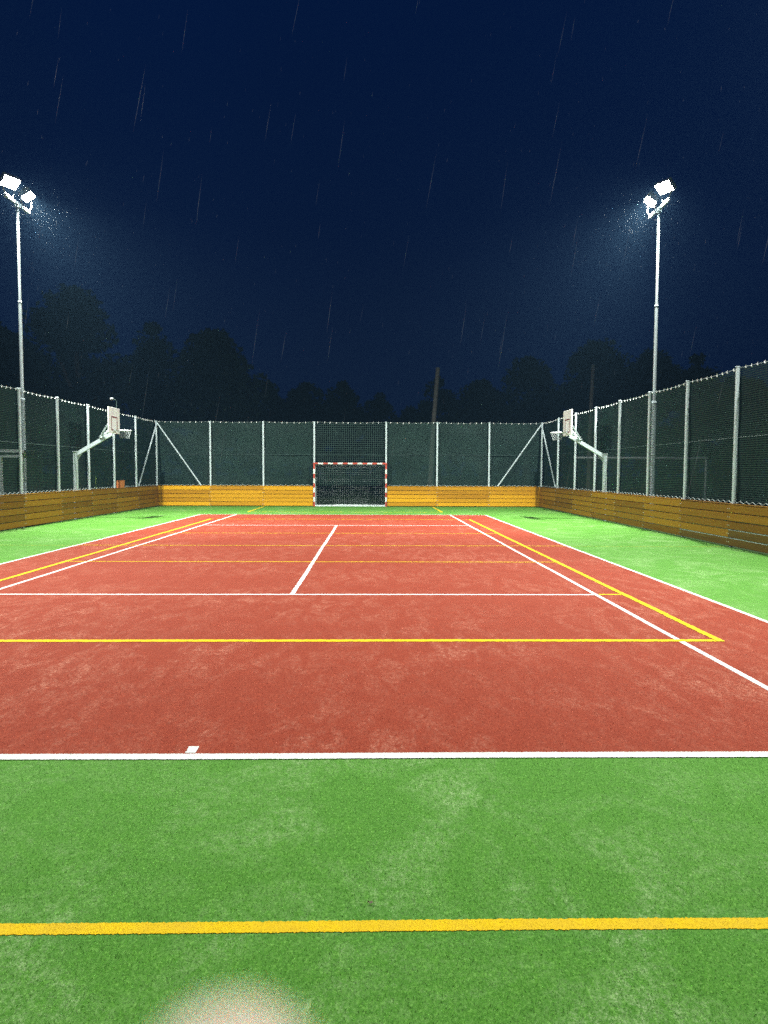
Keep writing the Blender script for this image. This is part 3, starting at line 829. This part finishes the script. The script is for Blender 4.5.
# ------------------------------------------------------------------ rain
m, nt, b, out = newmat('rain_water')
b.inputs['Base Color'].default_value = (0.75, 0.82, 0.88, 1); b.inputs['Roughness'].default_value = 0.3
tr = N(nt, 'ShaderNodeBsdfTransparent'); tl = N(nt, 'ShaderNodeBsdfTranslucent'); tl.inputs[0].default_value = (0.8, 0.88, 0.95, 1)
ad = N(nt, 'ShaderNodeMixShader'); ad.inputs[0].default_value = 0.5
nt.links.new(b.outputs[0], ad.inputs[1]); nt.links.new(tl.outputs[0], ad.inputs[2])
mx = N(nt, 'ShaderNodeMixShader'); mx.inputs[0].default_value = 0.045
nt.links.new(tr.outputs[0], mx.inputs[1]); nt.links.new(ad.outputs[0], mx.inputs[2]); nt.links.new(mx.outputs[0], out.inputs[0])
M['rain'] = m
mb = MB(); rr = random.Random(5)
HEADS = [(-10.9, 22.3, 10.2), (-10.9, 23.5, 10.2), (8.9, 22.2, 10.2), (8.9, 23.3, 10.2)]
for k in range(5000):
    near = k < 140
    if near:
        y = rr.uniform(2.6, 7); x = rr.uniform(-1, 1) * (y * 0.65 + 1); z = rr.uniform(1.6, 1.9 + y * 0.75)
        L = rr.uniform(0.14, 0.30); w = rr.uniform(0.0006, 0.0012)
    elif k < 3400:
        y = 4 + 26 * rr.random() ** 0.7
        x = rr.uniform(-1, 1) * (y * 0.75 + 1); z = rr.uniform(1.0, 1.9 + y * 0.75)
        L = rr.uniform(0.03, 0.06); w = rr.uniform(0.0005, 0.0010)
    else:       # extra drops crowded round the lamps, added to build up their glow
        hx, hy, hz = rr.choice(HEADS)
        q = Vector((rr.gauss(0, 1), rr.gauss(0, 1), rr.gauss(0, 1))).normalized() * (0.25 + 3.6 * rr.random() ** 1.7)
        x, y, z = hx + q.x + (0.5 if hx < 0 else -0.5), hy + q.y, hz + q.z - 0.6
        L = rr.uniform(0.03, 0.06); w = rr.uniform(0.0003, 0.0006)
    d = Vector((0.17 + rr.uniform(-.04, .04), rr.uniform(-.05, .05), 1)).normalized()
    c = Vector((x, y, z)); a_ = Vector((1, 0, 0)); b_ = Vector((0, 1, 0))
    vs = [c - d * L / 2] + [c + (a_ * math.cos(q) + b_ * math.sin(q)) * w - d * L * 0.1 for q in (0, 2.09, 4.19)] + [c + d * L / 2]
    mb.add(vs, [(0, 2, 1), (0, 3, 2), (0, 1, 3), (4, 1, 2), (4, 2, 3), (4, 3, 1)])
tag(mb.build('rain', M['rain']), 'falling rain drops glinting in the floodlight', 'rain', kind='stuff')

# ------------------------------------------------------------------ hand holding the camera, one fingertip in the picture
CAM = Vector((0, 0, 1.655))
TH, PS = math.radians(3.193), math.radians(1.0370)
cf = Vector((math.sin(PS) * math.cos(TH), math.cos(PS) * math.cos(TH), -math.sin(TH)))
cr = Vector((math.cos(PS), -math.sin(PS), 0)); cu = cr.cross(cf)
RL = math.radians(0.22); cr, cu = cr * math.cos(RL) + cu * math.sin(RL), cu * math.cos(RL) - cr * math.sin(RL)   # hand-held: a touch of roll
def W(r_, u_, f_): return CAM + cr * r_ + cu * u_ + cf * f_
def skin_chain(me_v, me_e, rad, pts, root=None):
    i0 = root
    for p, r_ in pts:
        me_v.append(tuple(p)); rad.append(r_)
        if i0 is not None: me_e.append((i0, len(me_v) - 1))
        i0 = len(me_v) - 1
    return i0
v_, e_, rd = [], [], []
# forearm -> wrist -> palm ; palm below and left of the lens, phone side
wr = skin_chain(v_, e_, rd, [(W(-0.16, -0.42, -0.16), 0.040), (W(-0.11, -0.27, -0.08), 0.034), (W(-0.075, -0.175, -0.028), 0.027)])
pm = skin_chain(v_, e_, rd, [(W(-0.062, -0.135, -0.004), 0.027)], wr)
skin_chain(v_, e_, rd, [(W(-0.045, -0.112, 0.012), 0.0125), (W(-0.030, -0.086, 0.030), 0.0098), (W(-0.0165, -0.058, 0.041), 0.0092), (W(-0.0092, -0.036, 0.0335), 0.0064), (W(-0.0057, -0.0220, 0.0300), 0.0042)], pm)   # index, tip in view
skin_chain(v_, e_, rd, [(W(-0.062, -0.094, 0.012), 0.0125), (W(-0.060, -0.070, 0.034), 0.0098), (W(-0.040, -0.066, 0.050), 0.0088), (W(-0.024, -0.074, 0.052), 0.0074)], pm)    # middle
skin_chain(v_, e_, rd, [(W(-0.076, -0.104, 0.006), 0.0120), (W(-0.074, -0.090, 0.030), 0.0094), (W(-0.054, -0.088, 0.046), 0.0084), (W(-0.038, -0.094, 0.047), 0.0070)], pm)    # ring
skin_chain(v_, e_, rd, [(W(-0.086, -0.122, 0.000), 0.0110), (W(-0.084, -0.114, 0.022), 0.0084), (W(-0.068, -0.112, 0.035), 0.0074), (W(-0.055, -0.116, 0.036), 0.0062)], pm)    # little
skin_chain(v_, e_, rd, [(W(-0.040, -0.135, -0.014), 0.0140), (W(-0.018, -0.118, -0.022), 0.0110), (W(-0.004, -0.098, -0.024), 0.0098), (W(0.003, -0.080, -0.022), 0.0084)], wr)    # thumb
me = bpy.data.meshes.new('hand'); me.from_pydata(v_, e_, [])
me.materials.append(M['skin'])
o = link('hand', me)
md = o.modifiers.new('skin', 'SKIN'); md.use_smooth_shade = True
sv = me.skin_vertices[0].data
for i, r_ in enumerate(rd): sv[i].radius = (r_, r_); sv[i].use_root = False
sv[pm].use_root = True
o.modifiers.new('sub', 'SUBSURF').levels = 2; o.modifiers['sub'].render_levels = 2
tag(o, 'blurred pale fingertip of the hand holding the camera, at the bottom edge', 'hand')

# ------------------------------------------------------------------ haze
mb = MB(); mb.box((0, 150, 7.5), (540, 400, 18.0))
m = bpy.data.materials.new('haze_air'); m.use_nodes = True; nt = m.node_tree; nt.nodes.clear()
out = nt.nodes.new('ShaderNodeOutputMaterial'); pv = nt.nodes.new('ShaderNodeVolumePrincipled')
pv.inputs['Color'].default_value = (0.30, 0.62, 1.0, 1); pv.inputs['Density'].default_value = 0.00042; pv.inputs['Anisotropy'].default_value = 0.1
nt.links.new(pv.outputs[0], out.inputs['Volume'])
tag(mb.build('haze', m), 'rain haze glowing around the floodlights', 'haze', kind='stuff')

# ------------------------------------------------------------------ night sky
w = bpy.data.worlds.new('World'); S.world = w; w.use_nodes = True
nt = w.node_tree; nt.nodes.clear()
out = nt.nodes.new('ShaderNodeOutputWorld'); bg = nt.nodes.new('ShaderNodeBackground')
tc = nt.nodes.new('ShaderNodeTexCoord')
sep = nt.nodes.new('ShaderNodeSeparateXYZ'); nt.links.new(tc.outputs['Generated'], sep.inputs[0])
rp = nt.nodes.new('ShaderNodeValToRGB')
rp.color_ramp.elements[0].position = 0.0; rp.color_ramp.elements[0].color = (0.0, 0.0036, 0.0250, 1)
rp.color_ramp.elements[1].position = 0.6; rp.color_ramp.elements[1].color = (0.0, 0.0072, 0.0470, 1)
nt.links.new(sep.outputs[2], rp.inputs[0])
nzt = nt.nodes.new('ShaderNodeTexNoise'); nzt.inputs['Scale'].default_value = 2.2; nzt.inputs['Detail'].default_value = 4
nt.links.new(tc.outputs['Generated'], nzt.inputs['Vector'])
mxs = nt.nodes.new('ShaderNodeMix'); mxs.data_type = 'RGBA'; mxs.blend_type = 'MULTIPLY'; mxs.inputs[0].default_value = 0.35
nt.links.new(rp.outputs[0], mxs.inputs[6]); nt.links.new(nzt.outputs[0], mxs.inputs[7])
nt.links.new(mxs.outputs[2], bg.inputs[0]); bg.inputs[1].default_value = 1.0
nt.links.new(bg.outputs[0], out.inputs[0])

# ------------------------------------------------------------------ camera and render settings
cd = bpy.data.cameras.new('camera'); co = bpy.data.objects.new('camera', cd); COL.objects.link(co)
co.matrix_world = Matrix(((cr.x, cu.x, -cf.x, CAM.x), (cr.y, cu.y, -cf.y, CAM.y), (cr.z, cu.z, -cf.z, CAM.z), (0, 0, 0, 1)))
cd.sensor_fit = 'HORIZONTAL'; cd.sensor_width = 36.0; cd.lens = 36.0 * 717 / 768
cd.clip_start = 0.005; cd.clip_end = 2000
cd.dof.use_dof = True; cd.dof.focus_distance = 8.0; cd.dof.aperture_fstop = 11.0
S.camera = co
S.view_settings.view_transform = 'Standard'; S.view_settings.look = 'None'
S.view_settings.exposure = 0.0; S.view_settings.gamma = 1.0; S.view_settings.use_curve_mapping = False
S.render.engine = 'CYCLES'
S.cycles.use_denoising = False      # keep the night grain of the picture
S.cycles.use_adaptive_sampling = False
S.cycles.max_bounces = 5; S.cycles.diffuse_bounces = 3; S.cycles.glossy_bounces = 2
S.cycles.transparent_max_bounces = 24; S.cycles.volume_bounces = 0
S.cycles.sample_clamp_indirect = 6.0
S.cycles.caustics_reflective = False; S.cycles.caustics_refractive = False
